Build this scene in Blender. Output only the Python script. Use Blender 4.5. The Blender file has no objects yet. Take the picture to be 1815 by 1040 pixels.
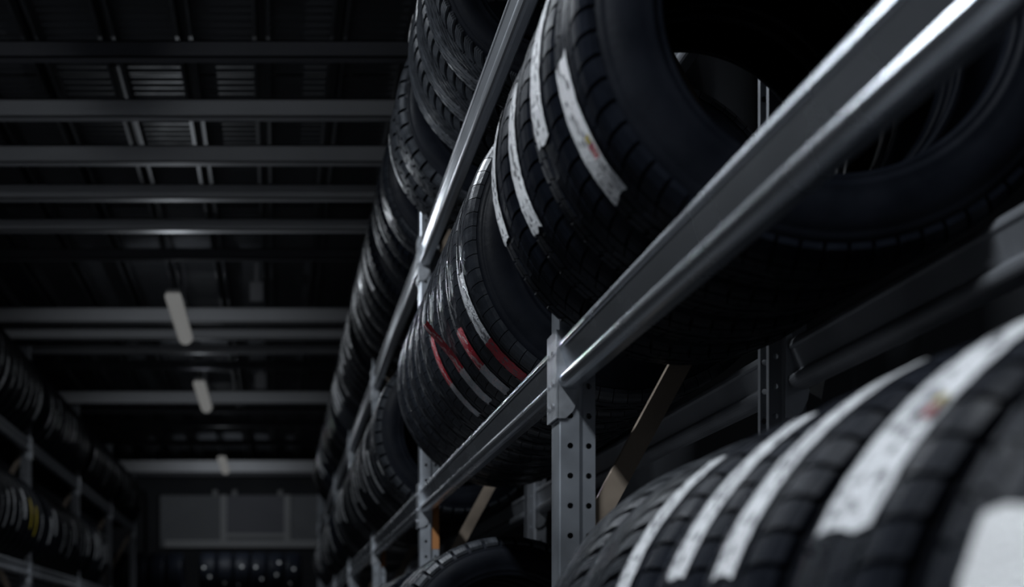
import bpy, math, random
from math import pi, sin, cos, radians

# ------------------------------------------------------------------ camera, world, light, exposure
S = bpy.context.scene
COL = S.collection
cam_d = bpy.data.cameras.new('camera'); cam = bpy.data.objects.new('camera', cam_d); COL.objects.link(cam)
S.camera = cam
cam.location = (0, 0, 0); cam.rotation_euler = (pi / 2, 0, 0)        # level, looking straight down the aisle (+Y)
cam_d.sensor_fit = 'HORIZONTAL'; cam_d.sensor_width = 36.0; cam_d.lens = 2700 / 1815 * 36
cam_d.shift_x = (907.5 - 490) / 1815; cam_d.shift_y = (1135 - 520) / 1815
cam_d.clip_start = 0.02; cam_d.clip_end = 100
cam_d.dof.use_dof = True; cam_d.dof.focus_distance = 3.0; cam_d.dof.aperture_fstop = 3.5

W = bpy.data.worlds.new('world'); S.world = W; W.use_nodes = True
W.node_tree.nodes['Background'].inputs[0].default_value = (0.010, 0.014, 0.022, 1)
W.node_tree.nodes['Background'].inputs[1].default_value = 0.3
S.view_settings.view_transform = 'Standard'; S.view_settings.look = 'None'
S.view_settings.exposure = 0.0; S.view_settings.gamma = 1.0; S.view_settings.use_curve_mapping = False
S.cycles.use_denoising = True
S.cycles.sample_clamp_indirect = 2.0

LAMP_X, LAMP_Z = -0.60, 2.0
COOL = (0.85, 0.92, 1.0)
NEAR_LAMPS = [(-2.6, 8.0), (0.85, 62.0), (3.6, 45.0)]                 # (Y, watts): over the aisle, out of frame
FAR_LAMPS = [(9.45, 45.0, 4.0), (12.45, 45.0, 4.5), (17.3, 45.0, 9.0)]  # (Y, watts down to the right rack, watts along the roof)


def area_light(name, loc, rot, sx, sy, watts, color=COOL):
    d = bpy.data.lights.new(name, 'AREA'); d.shape = 'RECTANGLE'; d.size = sx; d.size_y = sy
    d.energy = watts; d.color = color
    o = bpy.data.objects.new(name, d); COL.objects.link(o); o.location = loc; o.rotation_euler = rot
    return o


def spot_light(name, loc, rot, watts, angle, radius=0.0, color=COOL):
    d = bpy.data.lights.new(name, 'SPOT'); d.energy = watts; d.color = color
    d.spot_size = radians(angle); d.spot_blend = 0.8; d.shadow_soft_size = radius
    o = bpy.data.objects.new(name, d); COL.objects.link(o); o.location = loc; o.rotation_euler = rot
    return o


for y, e in NEAR_LAMPS:
    area_light('aisle_tube_light', (LAMP_X, y, LAMP_Z - 0.07), (0, 0, 0), 0.16, 1.2, e)
spot_light('aisle_tube_end_light', (LAMP_X, 3.6, LAMP_Z - 0.09), (radians(97), 0, 0), 9.0, 150, 0.03)
for y, e, u in FAR_LAMPS:
    spot_light('far_tube_light', (LAMP_X, y, LAMP_Z - 0.10), (0, radians(-14), 0), e, 140)
    spot_light('far_tube_front_light', (LAMP_X, y - 0.64, LAMP_Z - 0.06), (radians(68), 0, pi + radians(20)), 17.0 if y < 10 else 2.5, 112)
    spot_light('far_tube_end_light', (LAMP_X, y - 0.3 if y < 15 else y + 0.62, LAMP_Z + (0.06 if y < 15 else -0.06)), (radians(92 if y < 15 else 86), 0, 0), u, 126 if y < 15 else 150)


# ------------------------------------------------------------------ materials
def mat(name, color, rough=0.5, metal=0.0, spec=0.5, noise=0.0, nscale=20, bump=0.0, bscale=200, coat=0.0, emit=None):
    m = bpy.data.materials.new(name); m.use_nodes = True
    nt = m.node_tree; b = nt.nodes['Principled BSDF']
    b.inputs['Roughness'].default_value = rough; b.inputs['Metallic'].default_value = metal
    b.inputs['Specular IOR Level'].default_value = spec; b.inputs['Coat Weight'].default_value = coat
    b.inputs['Base Color'].default_value = (*color, 1)
    tc = nt.nodes.new('ShaderNodeTexCoord')
    if noise:
        n = nt.nodes.new('ShaderNodeTexNoise'); n.inputs['Scale'].default_value = nscale; n.inputs['Detail'].default_value = 6
        nt.links.new(tc.outputs['Object'], n.inputs['Vector'])
        r = nt.nodes.new('ShaderNodeMapRange')
        r.inputs['From Min'].default_value = 0.3; r.inputs['From Max'].default_value = 0.7
        r.inputs['To Min'].default_value = 1 - noise; r.inputs['To Max'].default_value = 1 + noise
        nt.links.new(n.outputs['Fac'], r.inputs['Value'])
        x = nt.nodes.new('ShaderNodeMix'); x.data_type = 'RGBA'; x.blend_type = 'MULTIPLY'; x.inputs[0].default_value = 1
        x.inputs[6].default_value = (*color, 1)
        nt.links.new(r.outputs[0], x.inputs[7]); nt.links.new(x.outputs[2], b.inputs['Base Color'])
        q = nt.nodes.new('ShaderNodeMath'); q.operation = 'MULTIPLY'; q.inputs[1].default_value = rough
        nt.links.new(r.outputs[0], q.inputs[0]); nt.links.new(q.outputs[0], b.inputs['Roughness'])
    if bump:
        n2 = nt.nodes.new('ShaderNodeTexNoise'); n2.inputs['Scale'].default_value = bscale; n2.inputs['Detail'].default_value = 4
        nt.links.new(tc.outputs['Object'], n2.inputs['Vector'])
        bp = nt.nodes.new('ShaderNodeBump'); bp.inputs['Strength'].default_value = bump; bp.inputs['Distance'].default_value = 0.002
        nt.links.new(n2.outputs['Fac'], bp.inputs['Height']); nt.links.new(bp.outputs[0], b.inputs['Normal'])
    if emit:
        b.inputs['Emission Color'].default_value = (*emit[0], 1); b.inputs['Emission Strength'].default_value = emit[1]
    return m


def sticker_mat(name, paper, ink, second=None, split=0.6, print_amt=0.5):
    """glossy film sticker with printed blocks; UV u runs along the strip, v across it"""
    m = bpy.data.materials.new(name); m.use_nodes = True
    nt = m.node_tree; b = nt.nodes['Principled BSDF']; L = nt.links.new; N = nt.nodes.new
    b.inputs['Roughness'].default_value = 0.24; b.inputs['Specular IOR Level'].default_value = 0.7
    uv = N('ShaderNodeUVMap'); sep = N('ShaderNodeSeparateXYZ'); L(uv.outputs[0], sep.inputs[0])
    mp = N('ShaderNodeMapping'); mp.inputs['Scale'].default_value = (17, 3.2, 1); L(uv.outputs[0], mp.inputs[0])
    vo = N('ShaderNodeTexVoronoi'); vo.feature = 'F1'; vo.distance = 'CHEBYCHEV'; vo.inputs['Scale'].default_value = 1.0
    L(mp.outputs[0], vo.inputs['Vector'])
    g = N('ShaderNodeMath'); g.operation = 'LESS_THAN'; g.inputs[1].default_value = 0.40; L(vo.outputs['Distance'], g.inputs[0])
    mp2 = N('ShaderNodeMapping'); mp2.inputs['Scale'].default_value = (5, 1.4, 1); L(uv.outputs[0], mp2.inputs[0])
    nz = N('ShaderNodeTexNoise'); nz.inputs['Scale'].default_value = 1.3; L(mp2.outputs[0], nz.inputs['Vector'])
    g2 = N('ShaderNodeMath'); g2.operation = 'GREATER_THAN'; g2.inputs[1].default_value = 0.47; L(nz.outputs['Fac'], g2.inputs[0])
    a = N('ShaderNodeMath'); a.operation = 'MULTIPLY'; L(g.outputs[0], a.inputs[0]); L(g2.outputs[0], a.inputs[1])
    # margins of the strip stay blank
    c = N('ShaderNodeMath'); c.operation = 'COMPARE'; c.inputs[1].default_value = 0.5; c.inputs[2].default_value = 0.36; L(sep.outputs['Y'], c.inputs[0])
    a2 = N('ShaderNodeMath'); a2.operation = 'MULTIPLY'; L(a.outputs[0], a2.inputs[0]); L(c.outputs[0], a2.inputs[1])
    a3 = N('ShaderNodeMath'); a3.operation = 'MULTIPLY'; a3.inputs[1].default_value = print_amt; L(a2.outputs[0], a3.inputs[0])
    base = N('ShaderNodeMix'); base.data_type = 'RGBA'; base.inputs[6].default_value = (*paper, 1)
    base.inputs[7].default_value = (*(second or paper), 1)
    st = N('ShaderNodeMath'); st.operation = 'GREATER_THAN'; st.inputs[1].default_value = split; L(sep.outputs['X'], st.inputs[0])
    L(st.outputs[0], base.inputs[0])
    mx = N('ShaderNodeMix'); mx.data_type = 'RGBA'; L(a3.outputs[0], mx.inputs[0]); L(base.outputs[2], mx.inputs[6])
    mx.inputs[7].default_value = (*ink, 1); L(mx.outputs[2], b.inputs['Base Color'])
    nb = N('ShaderNodeTexNoise'); nb.inputs['Scale'].default_value = 9; L(mp2.outputs[0], nb.inputs['Vector']); nb.inputs['Detail'].default_value = 5
    bp = N('ShaderNodeBump'); bp.inputs['Strength'].default_value = 0.8; bp.inputs['Distance'].default_value = 0.006
    L(nb.outputs['Fac'], bp.inputs['Height']); L(bp.outputs[0], b.inputs['Normal'])
    return m


M_RUB = mat('tire_rubber', (0.0050, 0.0062, 0.0095), 0.52, spec=0.10, noise=0.25, nscale=14, bump=0.15, bscale=90)
M_TREAD = mat('tread_rubber', (0.0065, 0.008, 0.0120), 0.48, spec=0.06, noise=0.25, nscale=30, bump=0.15, bscale=160)
M_RIB = mat('rib_tread_rubber', (0.012, 0.014, 0.018), 0.34, spec=0.40, noise=0.25, nscale=40, bump=0.25, bscale=120)
M_WINTER = mat('winter_tread_rubber', (0.028, 0.031, 0.036), 0.42, spec=0.32, noise=0.3, nscale=40, bump=0.2, bscale=160)
M_GALV = mat('galvanised_steel', (0.50, 0.53, 0.57), 0.34, metal=0.85, noise=0.16, nscale=9)
M_BEAM = mat('galvanised_beam', (0.62, 0.65, 0.69), 0.27, metal=1.0, noise=0.04, nscale=5)
M_DULL = mat('dull_zinc_beam', (0.58, 0.60, 0.63), 0.30, metal=0.85, noise=0.06, nscale=6)
M_SHADED = mat('shade_toned_steel', (0.30, 0.31, 0.33), 0.5, metal=0.6, noise=0.15, nscale=8)  # shade of rear members and dimness of the left rack put into the colour
M_CONN = mat('connector_steel', (0.55, 0.57, 0.60), 0.38, metal=0.8, noise=0.15, nscale=30)
M_BRACE = mat('brown_brace', (0.37, 0.30, 0.235), 0.45, metal=0.6, noise=0.30, nscale=7)  # brown steel, tone varying at random
M_ORANGE = mat('orange_primer', (0.42, 0.17, 0.05), 0.6)
M_BOLT = mat('bolt_zinc', (0.7, 0.7, 0.72), 0.25, metal=1.0)
M_ROOF = mat('roof_sheet', (0.075, 0.078, 0.085), 0.55, metal=0.2, noise=0.2, nscale=4)
M_PURLIN = mat('purlin_steel', (0.07, 0.073, 0.08), 0.5, metal=0.3)
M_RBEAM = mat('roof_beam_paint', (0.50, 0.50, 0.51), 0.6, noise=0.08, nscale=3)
M_RDARK = mat('roof_beam_unlit_tone', (0.10, 0.10, 0.11), 0.6, noise=0.1, nscale=3)  # unlit look of some roof beams put into the colour
M_WALL = mat('dark_wall_sheet', (0.05, 0.053, 0.06), 0.7, noise=0.15, nscale=2)
M_FLOOR = mat('concrete_floor', (0.16, 0.16, 0.165), 0.45, noise=0.2, nscale=2, bump=0.1, bscale=30)
M_DOOR = mat('pale_door_panel', (0.38, 0.39, 0.41), 0.6, noise=0.05, nscale=3)
M_DFRAME = mat('door_frame_light', (0.80, 0.80, 0.80), 0.5)
M_PANE = mat('grey_pane', (0.30, 0.30, 0.34), 0.5)
M_LAMPB = mat('lamp_housing', (0.55, 0.55, 0.55), 0.5)
M_LAMP = mat('lamp_diffuser', (0.5, 0.5, 0.5), 0.5, emit=((1.0, 1.0, 0.97), 0.125))
M_BOX = mat('junction_box_plastic', (0.12, 0.12, 0.125), 0.6)
WHITE, INK, RED = (0.74, 0.75, 0.76), (0.10, 0.10, 0.11), (0.42, 0.015, 0.03)
M_SW = sticker_mat('sticker_white', WHITE, INK, print_amt=0.85)
M_SR = sticker_mat('sticker_red_over_grey', RED, (0.55, 0.42, 0.42), (0.40, 0.41, 0.43), 0.55, 0.8)
M_SWR = sticker_mat('sticker_silver_over_red', (0.52, 0.53, 0.55), INK, RED, 0.58, 0.85)
M_SY = sticker_mat('sticker_yellow', (0.62, 0.48, 0.02), INK, print_amt=0.3)
M_SRED = sticker_mat('sticker_red_mark', (0.5, 0.03, 0.04), INK, print_amt=0.0)
M_SBLANK = sticker_mat('sticker_blank_white', (0.78, 0.78, 0.77), INK, print_amt=0.0)


# ------------------------------------------------------------------ mesh helpers
class MB:
    def __init__(s): s.v = []; s.f = []; s.uv = []

    def face(s, pts, uvs=None):
        n = len(s.v); s.v += pts; s.f.append(tuple(range(n, n + len(pts)))); s.uv.append(uvs)

    def box(s, x0, x1, y0, y1, z0, z1):
        n = len(s.v)
        s.v += [(x0, y0, z0), (x1, y0, z0), (x1, y1, z0), (x0, y1, z0), (x0, y0, z1), (x1, y0, z1), (x1, y1, z1), (x0, y1, z1)]
        for q in ((0, 3, 2, 1), (4, 5, 6, 7), (0, 1, 5, 4), (1, 2, 6, 5), (2, 3, 7, 6), (3, 0, 4, 7)):
            s.f.append(tuple(n + i for i in q)); s.uv.append(None)

    def extrude(s, poly, fn0, fn1, caps=True):
        """poly of (a,b); fn0/fn1 map to 3D at either end"""
        n = len(s.v); k = len(poly)
        s.v += [fn0(*p) for p in poly] + [fn1(*p) for p in poly]
        for i in range(k):
            j = (i + 1) % k
            s.f.append((n + i, n + j, n + k + j, n + k + i)); s.uv.append(None)
        if caps:
            s.f.append(tuple(n + i for i in range(k))[::-1]); s.uv.append(None)
            s.f.append(tuple(n + k + i for i in range(k))); s.uv.append(None)

    def mesh(s, name, m, smooth=False, fix=True):
        me = bpy.data.meshes.new(name); me.from_pydata(s.v, [], s.f)
        if any(u for u in s.uv):
            ul = me.uv_layers.new(name='UVMap'); i = 0
            for f, u in zip(s.f, s.uv):
                for k in range(len(f)):
                    ul.data[i].uv = u[k] if u else (0, 0); i += 1
        me.materials.append(m)
        if smooth: me.polygons.foreach_set('use_smooth', [True] * len(me.polygons))
        me.update(); me.validate()
        return me


def fix_normals(me):
    import bmesh
    b = bmesh.new(); b.from_mesh(me); bmesh.ops.recalc_face_normals(b, faces=b.faces); b.to_mesh(me); b.free()
    return me


def put(name, me, parent=None, loc=(0, 0, 0), rot=(0, 0, 0), kind=None, label=None):
    o = bpy.data.objects.new(name, me); COL.objects.link(o)
    o.location = loc; o.rotation_euler = rot
    if parent: o.parent = parent
    if kind: o['kind'] = kind
    if label: o['label'] = label
    return o


def thing(name, label, cat, loc=(0, 0, 0), rot=(0, 0, 0), group=None):
    o = bpy.data.objects.new(name, None); COL.objects.link(o); o.empty_display_size = 0.05
    o.location = loc; o.rotation_euler = rot; o['label'] = label; o['category'] = cat
    if group: o['group'] = group
    return o


# ------------------------------------------------------------------ room shell
FLOOR_Z, ROOF_Z, YB, XL, XR = -1.35, 2.45, 20.5, -2.55, 1.30
YF = -5.0
b = MB(); b.box(XL - .1, XR + .1, YF - .1, YB + .1, FLOOR_Z - .1, FLOOR_Z); put('floor', fix_normals(b.mesh('floor', M_FLOOR)), kind='structure')
for nm, bx in (('wall_left', (XL - .1, XL, YF, YB, FLOOR_Z, ROOF_Z + .15)), ('wall_right', (XR, XR + .1, YF, YB, FLOOR_Z, ROOF_Z + .15)),
               ('wall_back', (XL, XR, YB, YB + .1, FLOOR_Z, ROOF_Z + .15)), ('wall_front', (XL, XR, YF - .1, YF, FLOOR_Z, ROOF_Z + .15))):
    b = MB(); b.box(*bx)
    put(nm, fix_normals(b.mesh(nm, M_WALL)), kind='structure')

b = MB(); b.box(XL - .1, XR + .1, YF - .1, YB + .1, ROOF_Z + .10, ROOF_Z + .15)
ceiling = put('ceiling', fix_normals(b.mesh('ceiling', M_WALL)), kind='structure')
# crosswise beams: (Y of web, bottom Z, web height, unlit tone?)
RB = [(5.80, 2.22, .065, 1), (6.226, 2.14, .074, 0), (6.69, 2.1, .076, 0), (7.24, 2.1, .07, 0), (7.80, 2.1, .06, 0),
      (8.7, 2.18, .06, 1), (10.24, 2.14, .10, 0), (10.60, 2.1, .085, 0), (11.12, 2.1, .06, 0), (12.2, 2.18, .06, 1), (13.50, 2.1, .11, 0), (14.04, 2.1, .05, 1),
      (15.5, 2.18, .06, 1), (17.0, 2.18, .06, 1), (19.0, 2.1, .15, 0), (19.5, 2.1, .06, 1)]
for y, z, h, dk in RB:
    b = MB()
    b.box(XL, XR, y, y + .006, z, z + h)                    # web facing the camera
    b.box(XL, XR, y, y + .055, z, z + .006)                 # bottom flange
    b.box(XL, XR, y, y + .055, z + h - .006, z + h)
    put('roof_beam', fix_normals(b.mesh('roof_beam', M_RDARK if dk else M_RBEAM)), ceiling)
# long purlins under the deck
PX = [-0.06 + .304 * k for k in range(-8, 5)]
PX = [x for x in PX if XL + .05 < x < XR - .05]
b = MB()
L0, L1 = 1.5, YB
for s in (-1, 1): b.box(s * .022 - .003, s * .022 + .003, L0, L1, 0, .10)
b.box(-.022, .022, L0, L1, .094, .10)
for s in (-1, 1): b.box(min(s * .022, s * .034), max(s * .022, s * .034), L0, L1, 0, .004)
pm = fix_normals(b.mesh('purlin', M_PURLIN))
for x in PX: put('purlin', pm, ceiling, (x, 0, ROOF_Z - .10 + .02))
# corrugated roof panels, one between each pair of purlins and beams
ys = [1.5] + [r[0] for r in RB] + [YB]
xs = [XL] + PX + [XR]
pcache = {}
for i in range(len(xs) - 1):
    for j in range(len(ys) - 1):
        w, l = round(xs[i + 1] - xs[i] - .03, 3), round(ys[j + 1] - ys[j], 3)
        if w < .05: continue
        if (w, l) not in pcache:
            b = MB(); n = max(2, int(l / .0175)); prof = []
            for k in range(n + 1):
                yy = l * k / n; ph = k % 4
                prof.append((yy, 0.0 if ph in (0, 1) else .016))
            for k in range(n):
                (a, za), (c, zc) = prof[k], prof[k + 1]
                b.face([(-w / 2, a, za), (w / 2, a, za), (w / 2, c, zc), (-w / 2, c, zc)])
            pcache[(w, l)] = b.mesh('roof_panel', M_ROOF)
        put('roof_panel', pcache[(w, l)], ceiling, ((xs[i] + xs[i + 1]) / 2, ys[j], ROOF_Z + .03))
b = MB(); b.box(XL, XR, YF, 1.5, ROOF_Z + .03, ROOF_Z + .05)
put('roof_panel', fix_normals(b.mesh('roof_panel_near', M_ROOF)), ceiling)

# pale dock door high in the end wall
door = MB(); door.box(-1.56, .62, YB - .05, YB, 1.25, 1.95)
door = put('door_1', fix_normals(door.mesh('door_1', M_DOOR)), kind='structure')
def bxm(name, m, parent, *bx, kind=None, label=None):
    b = MB(); b.box(*bx); return put(name, fix_normals(b.mesh(name, m)), parent, kind=kind, label=label)
bxm('ledge', M_DFRAME, door, -1.50, .62, YB - .10, YB - .05, 1.25, 1.345)
for x in (-.71, .145): bxm('mullion', M_DFRAME, door, x - .042, x + .042, YB - .085, YB - .05, 1.345, 1.95)
bxm('rail', M_DFRAME, door, -.668, .103, YB - .085, YB - .05, 1.385, 1.435)
bxm('pane', M_PANE, door, -.668, .103, YB - .06, YB - .05, 1.435, 1.95)
hd = bxm('trim_1', M_WALL, None, -1.75, .8, YB - .12, YB, 1.95, 2.02, kind='structure')
for x in (-.82, -.56, .05): bxm('bracket', M_LAMPB, hd, x - .03, x + .03, YB - .15, YB - .12, 1.93, 2.01)
for x in (-1.66, .70): bxm('trim_2' if x < 0 else 'trim_3', M_WALL, None, x - .07, x + .07, YB - .12, YB, FLOOR_Z, 1.95, kind='structure')

# ceiling lamps over the aisle
b = MB(); b.extrude([(-.05, 0), (.05, 0), (.035, .04), (-.035, .04)], lambda a, c: (a, -.6, c), lambda a, c: (a, .6, c)); lm_h = fix_normals(b.mesh('lamp_housing', M_LAMPB))
b = MB(); b.extrude([(.048 * cos(pi + pi * k / 8), .048 * sin(pi + pi * k / 8)) for k in range(9)], lambda a, c: (a, -.59, c), lambda a, c: (a, .59, c)); lm_d = fix_normals(b.mesh('lamp_diffuser', M_LAMP))
b = MB(); b.box(-.002, .002, -.002, .002, .04, .48); lm_s = fix_normals(b.mesh('lamp_hanger', M_RDARK))
b = MB(); b.extrude([(.048 * cos(pi + pi * k / 8), .048 * sin(pi + pi * k / 8)) for k in range(9)] + [(.040, .018), (-.040, .018)], lambda a, c: (a, -.008, c), lambda a, c: (a, .008, c)); lm_c = fix_normals(b.mesh('lamp_end_cap', M_LAMP))
LL = ['long tube lamp under the roof beams, the nearest and largest in view', 'tube lamp under the roof, middle one of the three in view', 'small bright tube lamp under the roof, farthest, above the pale end door']
for i, y in enumerate([f[0] for f in FAR_LAMPS] + [n[0] for n in NEAR_LAMPS]):
    t = thing('ceiling_lamp', LL[i] if i < 3 else 'tube lamp over the near aisle, above the camera, %s of three' % ('rearmost', 'middle one', 'foremost')[i - 3], 'lamp', (LAMP_X, y, LAMP_Z), (0, 0, 0), 'tube lamps over the aisle')
    put('housing', lm_h, t); put('diffuser', lm_d, t)
    for s in (-1, 1): put('end_cap', lm_c, t, (0, s * .6, 0)); put('hanger', lm_s, t, (0, s * .45, 0))
for i, (x, y, w) in enumerate([(-.13, 9.95, .075), (-.14, 13.4, .085)]):
    t = thing('junction_box', ['grey junction box beside the nearest tube lamp, on the roof beam', 'grey junction box on the roof beam behind the middle tube lamp'][i], 'box', (x, y, 2.21))
    b = MB(); b.box(-w / 2, w / 2, -.05, 0, 0, w * 1.5); put('housing', fix_normals(b.mesh('box_housing', M_BOX)), t)
    b = MB(); b.box(-w / 2 - .004, w / 2 + .004, -.06, -.05, -.004, w * 1.5 + .004); put('lid', fix_normals(b.mesh('box_lid', M_BOX)), t)
    b = MB(); b.box(-.012, .012, -.03, -.01, w * 1.5, .25); put('conduit', fix_normals(b.mesh('box_conduit', M_BOX)), t)

# ------------------------------------------------------------------ racks
BAY, Y1 = 2.451, 2.575
PROF = [(.034, -.016), (.019, -.003), (.015, 0), (.0105, -.0008), (.0068, -.0030), (.0038, -.0062), (.0016, -.0102), (.0003, -.0145), (0, -.017), (.0015, -.0195), (.0035, -.0205), (.0045, -.023), (.0145, -.0545), (.0135, -.0575),
        (.0080, -.0608), (.0030, -.0638), (.0006, -.0670), (0, -.071), (.0006, -.0750), (.0025, -.0790), (.0055, -.0825), (.010, -.0850), (.016, -.0865), (.030, -.087), (.034, -.084)]
def beam_mesh(length, m=None):
    b = MB(); b.extrude(PROF, lambda a, c: (a, -length / 2, c), lambda a, c: (a, length / 2, c)); return fix_normals(b.mesh('beam', m or M_BEAM))
BEAM = beam_mesh(BAY - .07); BEAM_DULL = beam_mesh(BAY - .07, M_DULL); BEAM_SHADED = beam_mesh(BAY - .07, M_SHADED)
# connector: angle plate wrapped round the upright, hooked side flange
b = MB()
b.box(-.004, -.001, -.008, .036, -.135, .012)
b.extrude([(-.004, .012), (-.004, -.135), (.012, -.135), (.024, -.124), (.033, -.105), (.036, -.088), (.028, -.066), (.012, -.030), (.006, .012)],
          lambda a, c: (a, -.006, c), lambda a, c: (a, -.003, c))
CONN = fix_normals(b.mesh('connector', M_CONN))
b = MB()
b.extrude([(.005 * cos(pi * k / 3), .005 * sin(pi * k / 3)) for k in range(6)], lambda a, c: (-.004, .016 + a, c), lambda a, c: (-.007, .016 + a, c))
BOLT = fix_normals(b.mesh('bolt', M_BOLT))

UP_TOP = 1.92
def upright_mesh(z0=FLOOR_Z, z1=UP_TOP, pitch=.05):
    b = MB(); n = int((z1 - z0) / pitch); t = .0022
    def strip(xa, xb, y, xc, r=.0052):
        hole = [(xc + r * cos(2 * pi * k / 8 + pi / 8), r * sin(2 * pi * k / 8 + pi / 8)) for k in range(8)]
        for i in range(n):
            za = z0 + i * pitch; zb = za + pitch; zm = (za + zb) / 2
            P = lambda x, z: (x, y, z)
            h = [P(hx, zm + hz) for hx, hz in hole]
            # 8-gon hole: k=0 at +22.5 deg ... ; corners of the cell
            c = [P(xb, zb), P(xa, zb), P(xa, za), P(xb, za)]
            b.face([c[0], c[1], h[2], h[1]]); b.face([c[1], c[2], h[4], h[3]]); b.face([c[2], c[3], h[6], h[5]]); b.face([c[3], c[0], h[0], h[7]])
            b.face([c[0], h[1], h[0]]); b.face([c[1], h[3], h[2]]); b.face([c[2], h[5], h[4]]); b.face([c[3], h[7], h[6]])
            for k in range(8):                                   # rim of the hole
                k2 = (k + 1) % 8; s = 1 if y < 0 else -1
                a0, a1 = h[k], h[k2]; b.face([a0, a1, (a1[0], y + s * t, a1[2]), (a0[0], y + s * t, a0[2])])
    for s in (-1, 1):
        strip(.003, .034, s * .035, .019); strip(.041, .062, s * .029, .051)
    # aisle face with rounded corners, stepped corner, return lips
    outer = [(.003, -.035), (.0008, -.0342), (0, -.032), (0, .032), (.0008, .0342), (.003, .035)]
    for i in range(5):
        (xa, ya), (xb, yb) = outer[i], outer[i + 1]; b.face([(xa, ya, z0), (xb, yb, z0), (xb, yb, z1), (xa, ya, z1)])
    for s in (-1, 1):
        b.face([(.034, s * .035, z0), (.041, s * .029, z0), (.041, s * .029, z1), (.034, s * .035, z1)])
        b.face([(.062, s * .029, z0), (.062, s * .016, z0), (.062, s * .016, z1), (.062, s * .029, z1)])
    # dark back so that holes do not show through to the other side
    b.face([(.036, -.03, z0), (.036, .03, z0), (.036, .03, z1), (.036, -.03, z1)])
    return b.mesh('upright', M_GALV)
UPR = upright_mesh(); UPR_SHADED = UPR.copy(); UPR_SHADED.materials[0] = M_SHADED
b = MB(); b.box(-.02, .085, -.055, .055, 0, .006); FOOT = fix_normals(b.mesh('foot_plate', M_GALV))

def brace_mesh(dx, dz, m=M_BRACE):
    L = math.hypot(dx, dz); ux, uz = dx / L, dz / L; px, pz = -uz, ux
    b = MB(); U = [(-.017, -.010), (.017, -.010), (.017, .010), (.0145, .010), (.0145, -.0075), (-.0145, -.0075), (-.0145, .010), (-.017, .010)]
    b.extrude(U, lambda a, c: (px * a, c, pz * a), lambda a, c: (dx + px * a, c, dz + pz * a)); return fix_normals(b.mesh('brace', m))

X_FACE, DEPTH = 0.469, 0.416
LEVELS = [-1.12, -0.330, 0.505, 1.312]

def build_rack(root, xf, d, frames, levels, nb_near=None):
    """d=+1: rack extends to +X from its aisle face at xf; d=-1 mirrored by half a turn"""
    rz = 0 if d > 0 else pi
    brs = [((.045, -1.05), (.36, -.45)), ((.36, -.40), (.045, .185)), ((.045, .155), (.36, .74)), ((.36, .66), (.045, 1.24)), ((.045, 1.22), (.36, 1.80))]
    cache = build_rack.__dict__.setdefault('c', {})
    for y in frames:
        o = put('upright', UPR if d > 0 else UPR_SHADED, root, (xf + d * .002, y, 0), (0, 0, rz)); put('foot_plate', FOOT, o, (0, 0, FLOOR_Z))
        o = put('upright', UPR_SHADED, root, (xf + d * DEPTH, y, 0), (0, 0, rz + pi)); put('foot_plate', FOOT, o, (0, 0, FLOOR_Z))
        for (xa, za), (xb, zb) in brs:
            k = (round(xb - xa, 3), round(zb - za, 3), d)
            if k not in cache: cache[k] = brace_mesh(d * (xb - xa), zb - za)
            put('diagonal_brace', cache[k], root, (xf + d * xa, y, za))
        for z in (-1.2, 1.86):
            k = ('h', d)
            if k not in cache: cache[k] = brace_mesh(d * .325, 0, M_GALV)
            put('cross_brace', cache[k], root, (xf + d * .04, y, z))
    for ya, yb in zip(frames, frames[1:]):
        for z in levels:
            for rear in (0, 1):
                x = xf if not rear else xf + d * (DEPTH - .034)
                o = put('beam', BEAM_SHADED if rear else BEAM_SHADED if d < 0 else BEAM_DULL if z > 1 else BEAM, root, (x, (ya + yb) / 2, z), (0, 0, rz))
                for e in (-1, 1):
                    h = (BAY - .07) / 2
                    c = put('connector', CONN, o, (0, e * h, 0)); c.scale = (1, e, 1)
                    if d > 0 and not rear and z > 0 and 0 < yb < 12:
                        for zb in (-.025, -.075, -.112): put('bolt', BOLT, o, (0, e * (h + .0), zb)).scale = (1, e, 1)

RF = [Y1 + BAY * k for k in range(-2, 7)]
rack_r = thing('tire_rack', 'tall galvanised steel tire rack along the right side of the aisle', 'rack', (X_FACE, 0, FLOOR_Z), group=None)
rack_l = thing('tire_rack', 'dim galvanised steel tire rack along the left side of the aisle', 'rack', (-1.60, 0, FLOOR_Z))
_p = put
def in_world(root, fn):
    """children are laid out in world coordinates under a root that stands on the floor"""
    before = set(bpy.data.objects.keys()); fn()
    for k in set(bpy.data.objects.keys()) - before:
        o = bpy.data.objects[k]
        if o.parent is root: o.location = (o.location.x - root.location.x, o.location.y - root.location.y, o.location.z - root.location.z)
in_world(rack_r, lambda: build_rack(rack_r, X_FACE, 1, RF, LEVELS))
LF = [Y1 + BAY * k for k in range(0, 7)]
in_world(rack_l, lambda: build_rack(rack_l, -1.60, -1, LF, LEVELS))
b = MB(); b.box(.0405, .0625, -.0305, -.0285, .0, .16); OM = fix_normals(b.mesh('orange_mark', M_ORANGE))
def marks():
    for y, z in ((5.026, .30), (7.477, .36)): put('orange_mark', OM, rack_r, (X_FACE + .002, y, z), label='orange painted strip on the upright')
in_world(rack_r, marks)

# ------------------------------------------------------------------ tires
R = 0.32; HB = .008
def rtop(v):
    a = abs(v); r = R - .0035 * (a / .07) ** 2
    if a > .066: r -= 26 * (a - .066) ** 2
    return r

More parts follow.
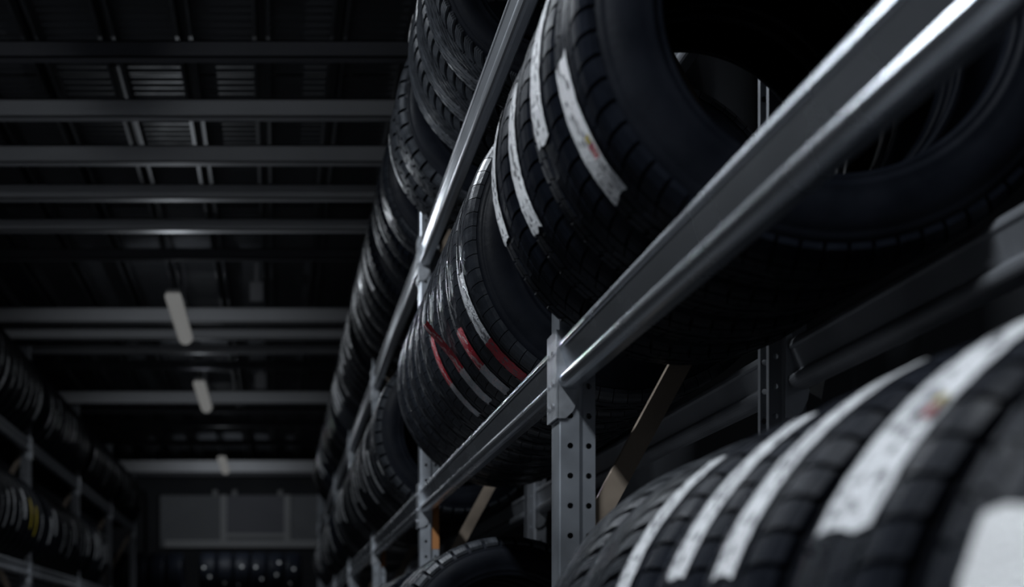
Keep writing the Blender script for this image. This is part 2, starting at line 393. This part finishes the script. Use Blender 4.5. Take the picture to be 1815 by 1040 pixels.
def carcass_mesh(seg=112):
    half = [(0, .3115), (.03, .311), (.06, .3085), (.072, .305), (.080, .300), (.0855, .293), (.0890, .286), (.0885, .2845), (.0905, .282), (.0935, .268), (.0945, .255), (.0925, .241), (.0895, .230),
            (.0900, .2275), (.0885, .2245), (.0860, .222), (.0840, .2180), (.0850, .2155), (.0835, .2130), (.079, .2105), (.072, .2095), (.064, .2100), (.062, .2125), (.068, .222), (.078, .238), (.083, .255), (.080, .275), (.068, .295), (.04, .3025), (0, .304)]
    ring = half + [(-a, r) for a, r in half[::-1][1:-1]]
    b = MB(); n = len(ring)
    for i in range(seg):
        t = 2 * pi * i / seg
        b.v += [(r * cos(t), a, r * sin(t)) for a, r in ring]
    for i in range(seg):
        j = (i + 1) % seg
        for k in range(n):
            l = (k + 1) % n; b.f.append((i * n + k, i * n + l, j * n + l, j * n + k)); b.uv.append(None)
    return fix_normals(b.mesh('sidewall', M_RUB, smooth=True))
CARC = carcass_mesh()

def tread_mesh(name, cols):
    """cols: (v0, v1, pitches, phase, gap fraction, slices, slice gap fraction, skew at v0, skew at v1)"""
    b = MB()
    for v0, v1, N, ph, gap, sl, sg, s0, s1 in cols:
        pit = 2 * pi / N
        nv = 4 if max(abs(v0), abs(v1)) > .07 else 2
        for i in range(N):
            a0 = (i + ph) * pit + gap * pit / 2; wd = pit * (1 - gap) / sl
            for k in range(sl):
                p0 = a0 + k * wd + (sg * wd / 2 if sl > 1 else 0); p1 = a0 + (k + 1) * wd - (sg * wd / 2 if sl > 1 else 0)
                rows = []
                for q in range(nv + 1):
                    f = q / nv; v = v0 + (v1 - v0) * f; sk = (s0 + (s1 - s0) * f) * pit
                    rt = rtop(v); rb = rt - HB
                    rows.append([(r * cos(a + sk), v, r * sin(a + sk)) for r, a in ((rb, p0), (rt, p0), (rt, p1), (rb, p1))])
                n = len(b.v)
                for rw in rows: b.v += rw
                for q in range(nv):
                    for c in range(3):
                        b.f.append((n + q * 4 + c, n + q * 4 + c + 1, n + q * 4 + 5 + c, n + q * 4 + 4 + c)); b.uv.append(None)
                b.f.append((n, n + 1, n + 2, n + 3)); b.uv.append(None)
                e = n + nv * 4; b.f.append((e + 3, e + 2, e + 1, e)); b.uv.append(None)
    return fix_normals(b.mesh(name, {'rib_tread': M_RIB, 'winter_tread': M_WINTER, 'lug_tread': M_WINTER}.get(name, M_TREAD)))

TREADS = {
    # broad shoulder blocks with slots, three slit centre ribs
    'block': tread_mesh('block_tread', [(-.086, -.047, 64, 0, .17, 1, 0, 0, .25), (-.041, -.016, 64, .3, .05, 2, .05, 0, .2), (-.011, .011, 32, 0, .02, 1, 0, 0, 0), (.016, .041, 64, .6, .05, 2, .05, .2, 0), (.047, .086, 64, .5, .17, 1, 0, .25, 0)]),
    # summer pattern: circumferential ribs, thin slits
    'rib': tread_mesh('rib_tread', [(-.086, -.054, 70, 0, .06, 1, 0, 0, .2), (-.049, -.030, 70, .4, .035, 1, 0, 0, .2), (-.026, -.005, 24, 0, .008, 1, 0, 0, 0), (-.0015, .020, 24, .5, .008, 1, 0, 0, 0), (.025, .048, 70, .2, .05, 1, 0, .2, 0), (.053, .086, 70, .5, .10, 1, 0, .2, 0)]),
    # winter directional pattern of sweeping, finely siped ribs
    'winter': tread_mesh('winter_tread', [(-.086, -.056, 56, 0, .34, 4, .34, 0, .9), (-.050, -.030, 56, .2, .30, 4, .36, .2, 1.5), (-.026, -.004, 56, .5, .26, 4, .36, .4, 1.8), (.004, .026, 56, .5, .26, 4, .36, 1.8, .4), (.030, .050, 56, .2, .30, 4, .36, 1.5, .2), (.056, .086, 56, 0, .34, 4, .34, .9, 0)]),
    # chunky lugs
    'lug': tread_mesh('lug_tread', [(-.088, -.046, 44, 0, .20, 4, .05, 0, .05), (-.040, -.015, 44, .45, .16, 2, .06, .1, -.1), (-.010, .010, 44, .1, .14, 1, 0, 0, .2), (.015, .040, 44, .7, .16, 2, .06, -.1, .1), (.046, .088, 44, .5, .20, 4, .05, .05, 0)]),
}

def sticker_mesh(name, m, th0, th1, w, off, seed=0, peel=0.0, lift=0.0):
    """strip over the crown from angle th0 to th1 (deg, u runs th0->th1), centred at axial position off"""
    rnd = random.Random(seed); b = MB(); n = max(8, int(abs(th1 - th0) / 1.6)); nw = 4
    P = []
    for i in range(n + 1):
        f = i / n; row = []
        for k in range(nw + 1):
            g = k / nw; v = off + (g - .5) * w
            ff = f
            if i in (0, n): ff = f + (rnd.random() - .5) * .035                # torn, uneven ends
            t = radians(th0 + (th1 - th0) * ff)
            r = rtop(v) + .0014 + lift + rnd.random() * .0011 + peel * max(0, 1 - f / .45) ** 1.6
            P_ = (r * cos(t), v, r * sin(t), (f, g)); row.append(P_)
        P.append(row)
    for i in range(n):
        for k in range(nw):
            q = [P[i][k], P[i][k + 1], P[i + 1][k + 1], P[i + 1][k]]
            b.face([p[:3] for p in q], [p[3] for p in q])
    me = b.mesh(name, m, smooth=False)
    import bmesh
    bm = bmesh.new(); bm.from_mesh(me); bmesh.ops.remove_doubles(bm, verts=bm.verts, dist=1e-6); bmesh.ops.recalc_face_normals(bm, faces=bm.faces)
    # make sure the strip faces outward
    f0 = bm.faces[:][0]; c = f0.calc_center_median()
    if f0.normal.x * c.x + f0.normal.z * c.z < 0: bmesh.ops.reverse_faces(bm, faces=bm.faces)
    for f in bm.faces: f.smooth = True
    bm.to_mesh(me); bm.free()
    return me

SHARED = {}
for i, (k, m) in enumerate((('white', M_SW), ('white2', M_SW), ('white3', M_SW), ('yellow', M_SY), ('redgrey', M_SR))):
    SHARED[k] = sticker_mesh('sticker_' + k, m, -20 + 3 * (i % 3), 18 - 4 * (i % 2), (.05, .036, .06, .045, .05)[i], (0, .03, -.025, 0, 0)[i], seed=i)
SHARED['scrap'] = sticker_mesh('sticker_scrap', M_SBLANK, -5, 5, .05, .01, seed=9)

for i in range(3): SHARED['tag%d' % i] = sticker_mesh('sticker_tag', M_SBLANK, -2.4, 2.4, .026, (.04, -.03, .0)[i], seed=30 + i)
rng = random.Random(7)
ORD = ['first', 'second', 'third', 'fourth', 'fifth', 'sixth', 'seventh', 'eighth', 'ninth', 'tenth', 'eleventh', 'twelfth', 'thirteenth', 'fourteenth']

def tire(loc, width, tread, label, group, sticker=None, rz=0.0, scale=0.984, tilt=0.0):
    """sticker: (mesh, rotation deg) or list of these"""
    sy = width / .19
    t = thing('tire', label, 'tire', loc, (tilt, 0, rz), group); t.scale = (scale, sy, scale)
    a = rng.random() * 6.28
    put('sidewall', CARC, t, rot=(0, a, 0)); put('tread', TREADS[tread], t, rot=(0, a, 0))
    for me, th in (sticker if isinstance(sticker, list) else [sticker] if sticker else []):
        nm = 'sticker'
        put(nm, me, t, rot=(0, -radians(th), 0), label=STLAB.get(me.name.split('.')[0].replace('sticker_', ''), 'white paper sticker'))
    return t

STLAB = {'tag': 'small white tag', 'reddot': 'small red mark on the sticker', 'yellowdot': 'small yellow mark on the sticker', 'yellow': 'yellow sticker', 'redgrey': 'red and grey sticker', 'red': 'red and grey sticker', 'silverred': 'silver and red sticker', 'scrap': 'blank white sticker scrap'}
STWORD = {'white': 'white sticker', 'white2': 'narrow white sticker', 'white3': 'wide white sticker', 'yellow': 'yellow sticker', 'redgrey': 'red and grey sticker', 'scrap': 'small white sticker', None: 'no sticker'}

def spec(kind, th0, th1, w, off, seed, peel=0.0, lift=0.0):
    m = {'white': M_SW, 'red': M_SR, 'silverred': M_SWR, 'blank': M_SBLANK, 'reddot': M_SRED, 'yellowdot': M_SY}[kind]
    return (sticker_mesh('sticker_' + kind, m, th0, th1, w, off, seed, peel, lift), 0)

X_R = 0.668
Z_MID, Z_UP, Z_LOW, X_LOW = 0.765, 1.572, -0.036, 0.612
def place_row(ysw, x, z, bay, row, group, drop=0.0):
    """ysw: list of (y, width, tread, sticker entries, description)"""
    for i, (y, w, tr, st, desc) in enumerate(ysw):
        tire((x + (rng.random() - .5) * .002, y, z - (drop if i == 0 else 0)), w, tr, 'black tire, %s, %s from front in %s bay, %s' % (desc, ORD[i], bay, row), group, st, rz=radians((rng.random() - .5) * 1.2))

G = "tires on the %s shelf of the %s rack"
# middle shelf, nearest bay: four tires with white stickers
place_row([(1.885, .186, 'block', [spec('white', 187, 221, .076, .015, 1), spec('reddot', 208, 211.5, .022, -.011, 21, lift=.0022), spec('yellowdot', 206, 208, .018, -.011, 22, lift=.0022)], 'long white sticker'),
           (2.075, .184, 'block', spec('white', 148, 196, .072, .0, 2), 'white sticker reaching up'),
           (2.26, .184, 'block', spec('white', 170, 209, .074, .02, 3), 'printed white sticker'),
           (2.445, .180, 'block', spec('white', 164, 202, .068, .035, 4), 'slim printed sticker')],
          X_R, Z_MID, 'nearest', 'right rack middle shelf', G % ('middle', 'right'), drop=.004)
# middle shelf, second bay: nine tires, the first four with red stickers
ST2 = [(spec('silverred', 190, 234, .074, .0, 5), 'silver and red sticker'), (spec('red', 203, 233, .076, .0, 6), 'red sticker ending grey'),
       (spec('red', 192, 231, .072, .0, 7, peel=.035), 'red sticker peeling off'), (spec('red', 192, 231, .056, .0, 8), 'narrow red-grey sticker')]
row = []
for i in range(9):
    st, ds = ST2[i] if i < 4 else (None, 'no sticker')
    row.append((2.96 + .186 * i, .182, 'rib', st, ds))
place_row(row, X_R, Z_MID, 'second', 'right rack middle shelf', G % ('middle', 'right'))
# further bays
def random_row(y0, y1, pitch, th, p, kinds, treads, skip=(), spread=12):
    out = []; y = y0; i = 0
    while y + pitch < y1 + .001:
        if i not in skip:
            k = rng.choice(kinds) if rng.random() < p else None
            out.append((y + pitch / 2, pitch * .95, rng.choice(treads), (SHARED[k], th + (rng.random() - .5) * 2 * spread) if k else None, STWORD[k]))
        y += pitch; i += 1
    return out
KW = ['white', 'white2', 'white3', 'white3']
r3 = random_row(5.48, 7.42, .19, 190, .75, KW, ['rib', 'block'])
r3[0] = (r3[0][0], .18, 'lug', [(SHARED['white2'], 180), (SHARED['scrap'], 205)], 'bold shoulder lugs')
place_row(r3, X_R, Z_MID, 'third', 'right rack middle shelf', G % ('middle', 'right'))
for k, bay in ((2, 'fourth'), (3, 'fifth'), (4, 'farthest')):
    y0 = Y1 + BAY * k
    place_row(random_row(y0 + .06, y0 + BAY - .05, .2, 188, .6, KW, ['block', 'block', 'rib']), X_R, Z_MID, bay, 'right rack middle shelf', G % ('middle', 'right'))
# upper shelf
place_row([(.45 + .2 * i, .19, 'rib', None, 'no sticker') for i in range(10)], X_R, Z_UP, 'nearest', 'right rack upper shelf', G % ('upper', 'right'))  # out-of-view tires added to keep lamp light off the rear upright and beam
place_row([(3.60, .212, 'winter', None, 'feathered winter tread'), (3.82, .212, 'winter', (SHARED['scrap'], 176), 'feathered tread, white scrap'), (4.04, .208, 'winter', (SHARED['scrap'], 170), 'winter tread, white scrap'),
           (4.52, .19, 'lug', None, 'bold shoulder lugs'), (4.72, .185, 'lug', (SHARED['white2'], 196), 'lugs, narrow white sticker')],
          X_R, Z_UP, 'second', 'right rack upper shelf', G % ('upper', 'right'))
place_row(random_row(5.09, 7.42, .2, 184, .8, KW, ['block', 'block', 'rib'], skip=(3,)), X_R, Z_UP, 'third', 'right rack upper shelf', G % ('upper', 'right'))
for k, bay in ((2, 'fourth'), (3, 'fifth'), (4, 'farthest')):
    y0 = Y1 + BAY * k
    place_row(random_row(y0 + .06, y0 + BAY - .05, .2, 186, .8, KW, ['block', 'block', 'rib']), X_R, Z_UP, bay, 'right rack upper shelf', G % ('upper', 'right'))
# lower shelf
place_row([(.80, .18, 'block', spec('blank', 157, 192, .085, -.03, 11), 'blank white sticker'), (1.025, .185, 'block', [spec('white', 122, 156, .096, .0, 12), spec('reddot', 139, 141, .016, -.036, 23, lift=.0022), spec('yellowdot', 137.5, 139, .014, -.037, 24, lift=.0022)], 'broad white sticker'),
           (1.27, .19, 'block', spec('white', 116, 160, .060, .0, 13), 'ragged white sticker'), (1.45, .165, 'block', spec('white', 123, 159, .060, -.02, 14), 'slim white sticker'),
           (1.64, .185, 'block', spec('white', 127, 160, .062, .0, 15), 'short white sticker'), (1.845, .185, 'winter', None, 'chevron tread'), (2.045, .185, 'winter', None, 'chevron tread')],
          X_R, -.055, 'nearest', 'right rack lower shelf', G % ('lower', 'right'))
place_row([(4.10, .19, 'lug', spec('blank', 112, 150, .035, .05, 16), 'white strip, bold lugs'), (4.30, .19, 'rib', None, 'no sticker'), (4.50, .19, 'rib', None, 'plain, no sticker')],
          X_LOW, Z_LOW, 'second', 'right rack lower shelf', G % ('lower', 'right'))
place_row(random_row(5.2, 7.4, .2, 150, .7, KW, ['rib', 'block']), X_LOW, Z_LOW, 'third', 'right rack lower shelf', G % ('lower', 'right'))
# left rack: stickers face the aisle
X_L = -1.60 - (X_R - X_FACE)
for k, bay in ((2, 'nearest'), (3, 'second'), (4, 'third'), (5, 'farthest')):
    y0 = Y1 + BAY * k
    place_row(random_row(y0 + .06, y0 + BAY - .05, .2, -9, .8, ['white', 'white2', 'white3'], ['block']), X_L, Z_UP, bay, 'left rack upper shelf', G % ('upper', 'left'))
    if k == 5: continue
    rr = random_row(y0 + .05, y0 + (BAY - .05 if k < 4 else 1.3), .2, 0, .8, ['white', 'white2', 'white3'], ['block'])
    if k == 2:
        for q in (8, 9): rr[q] = (*rr[q][:3], (SHARED['yellow'], 4 - 6 * (q - 8)), 'yellow sticker')
    place_row(rr, X_L, Z_MID, bay, 'left rack middle shelf', G % ('middle', 'left'))

# rack across the far end of the aisle, its tires turned tread-on to the aisle
rack_b = thing('tire_rack', 'low dark tire rack standing across the far end of the aisle', 'rack', (-.75, 17.9, FLOOR_Z))
def back_rack():
    for x in (-1.95, -.95, .42):
        for y in (17.70, 18.12):
            b = MB(); b.box(-.03, .03, -.02, .02, FLOOR_Z, .55); put('upright', fix_normals(b.mesh('post', M_GALV)), rack_b, (x, y, 0))
    for y in (17.72, 18.10):
        for xa, xb in ((-1.92, -.98), (-.92, .39)):
            b = MB(); b.box(xa, xb, y - .02, y + .02, .37, .445); put('beam', fix_normals(b.mesh('back_beam', M_BEAM)), rack_b)
in_world(rack_b, back_rack)
n = 0
for x in [-1.82 + .21 * i for i in range(4)]:
    tire((x, 17.91, .72), .2, 'block', 'dark tire seen tread-on in the far end rack, left part, %s from left' % ORD[n], 'tires across the far end', None, rz=pi / 2); n += 1
n = 0
for x in [-.80 + .2 * i for i in range(6)]:
    st = [(SHARED['tag%d' % (n % 3)], 140 + rng.random() * 22), (SHARED['tag%d' % ((n + 1) % 3)], 172 + rng.random() * 25)] if n != 1 else [(SHARED['tag2'], 190)]
    tire((x, 17.91, .72), .19, 'block', 'dark tire with small tags in the far end rack, right part, %s from left' % ORD[n], 'tires across the far end', st, rz=pi / 2); n += 1
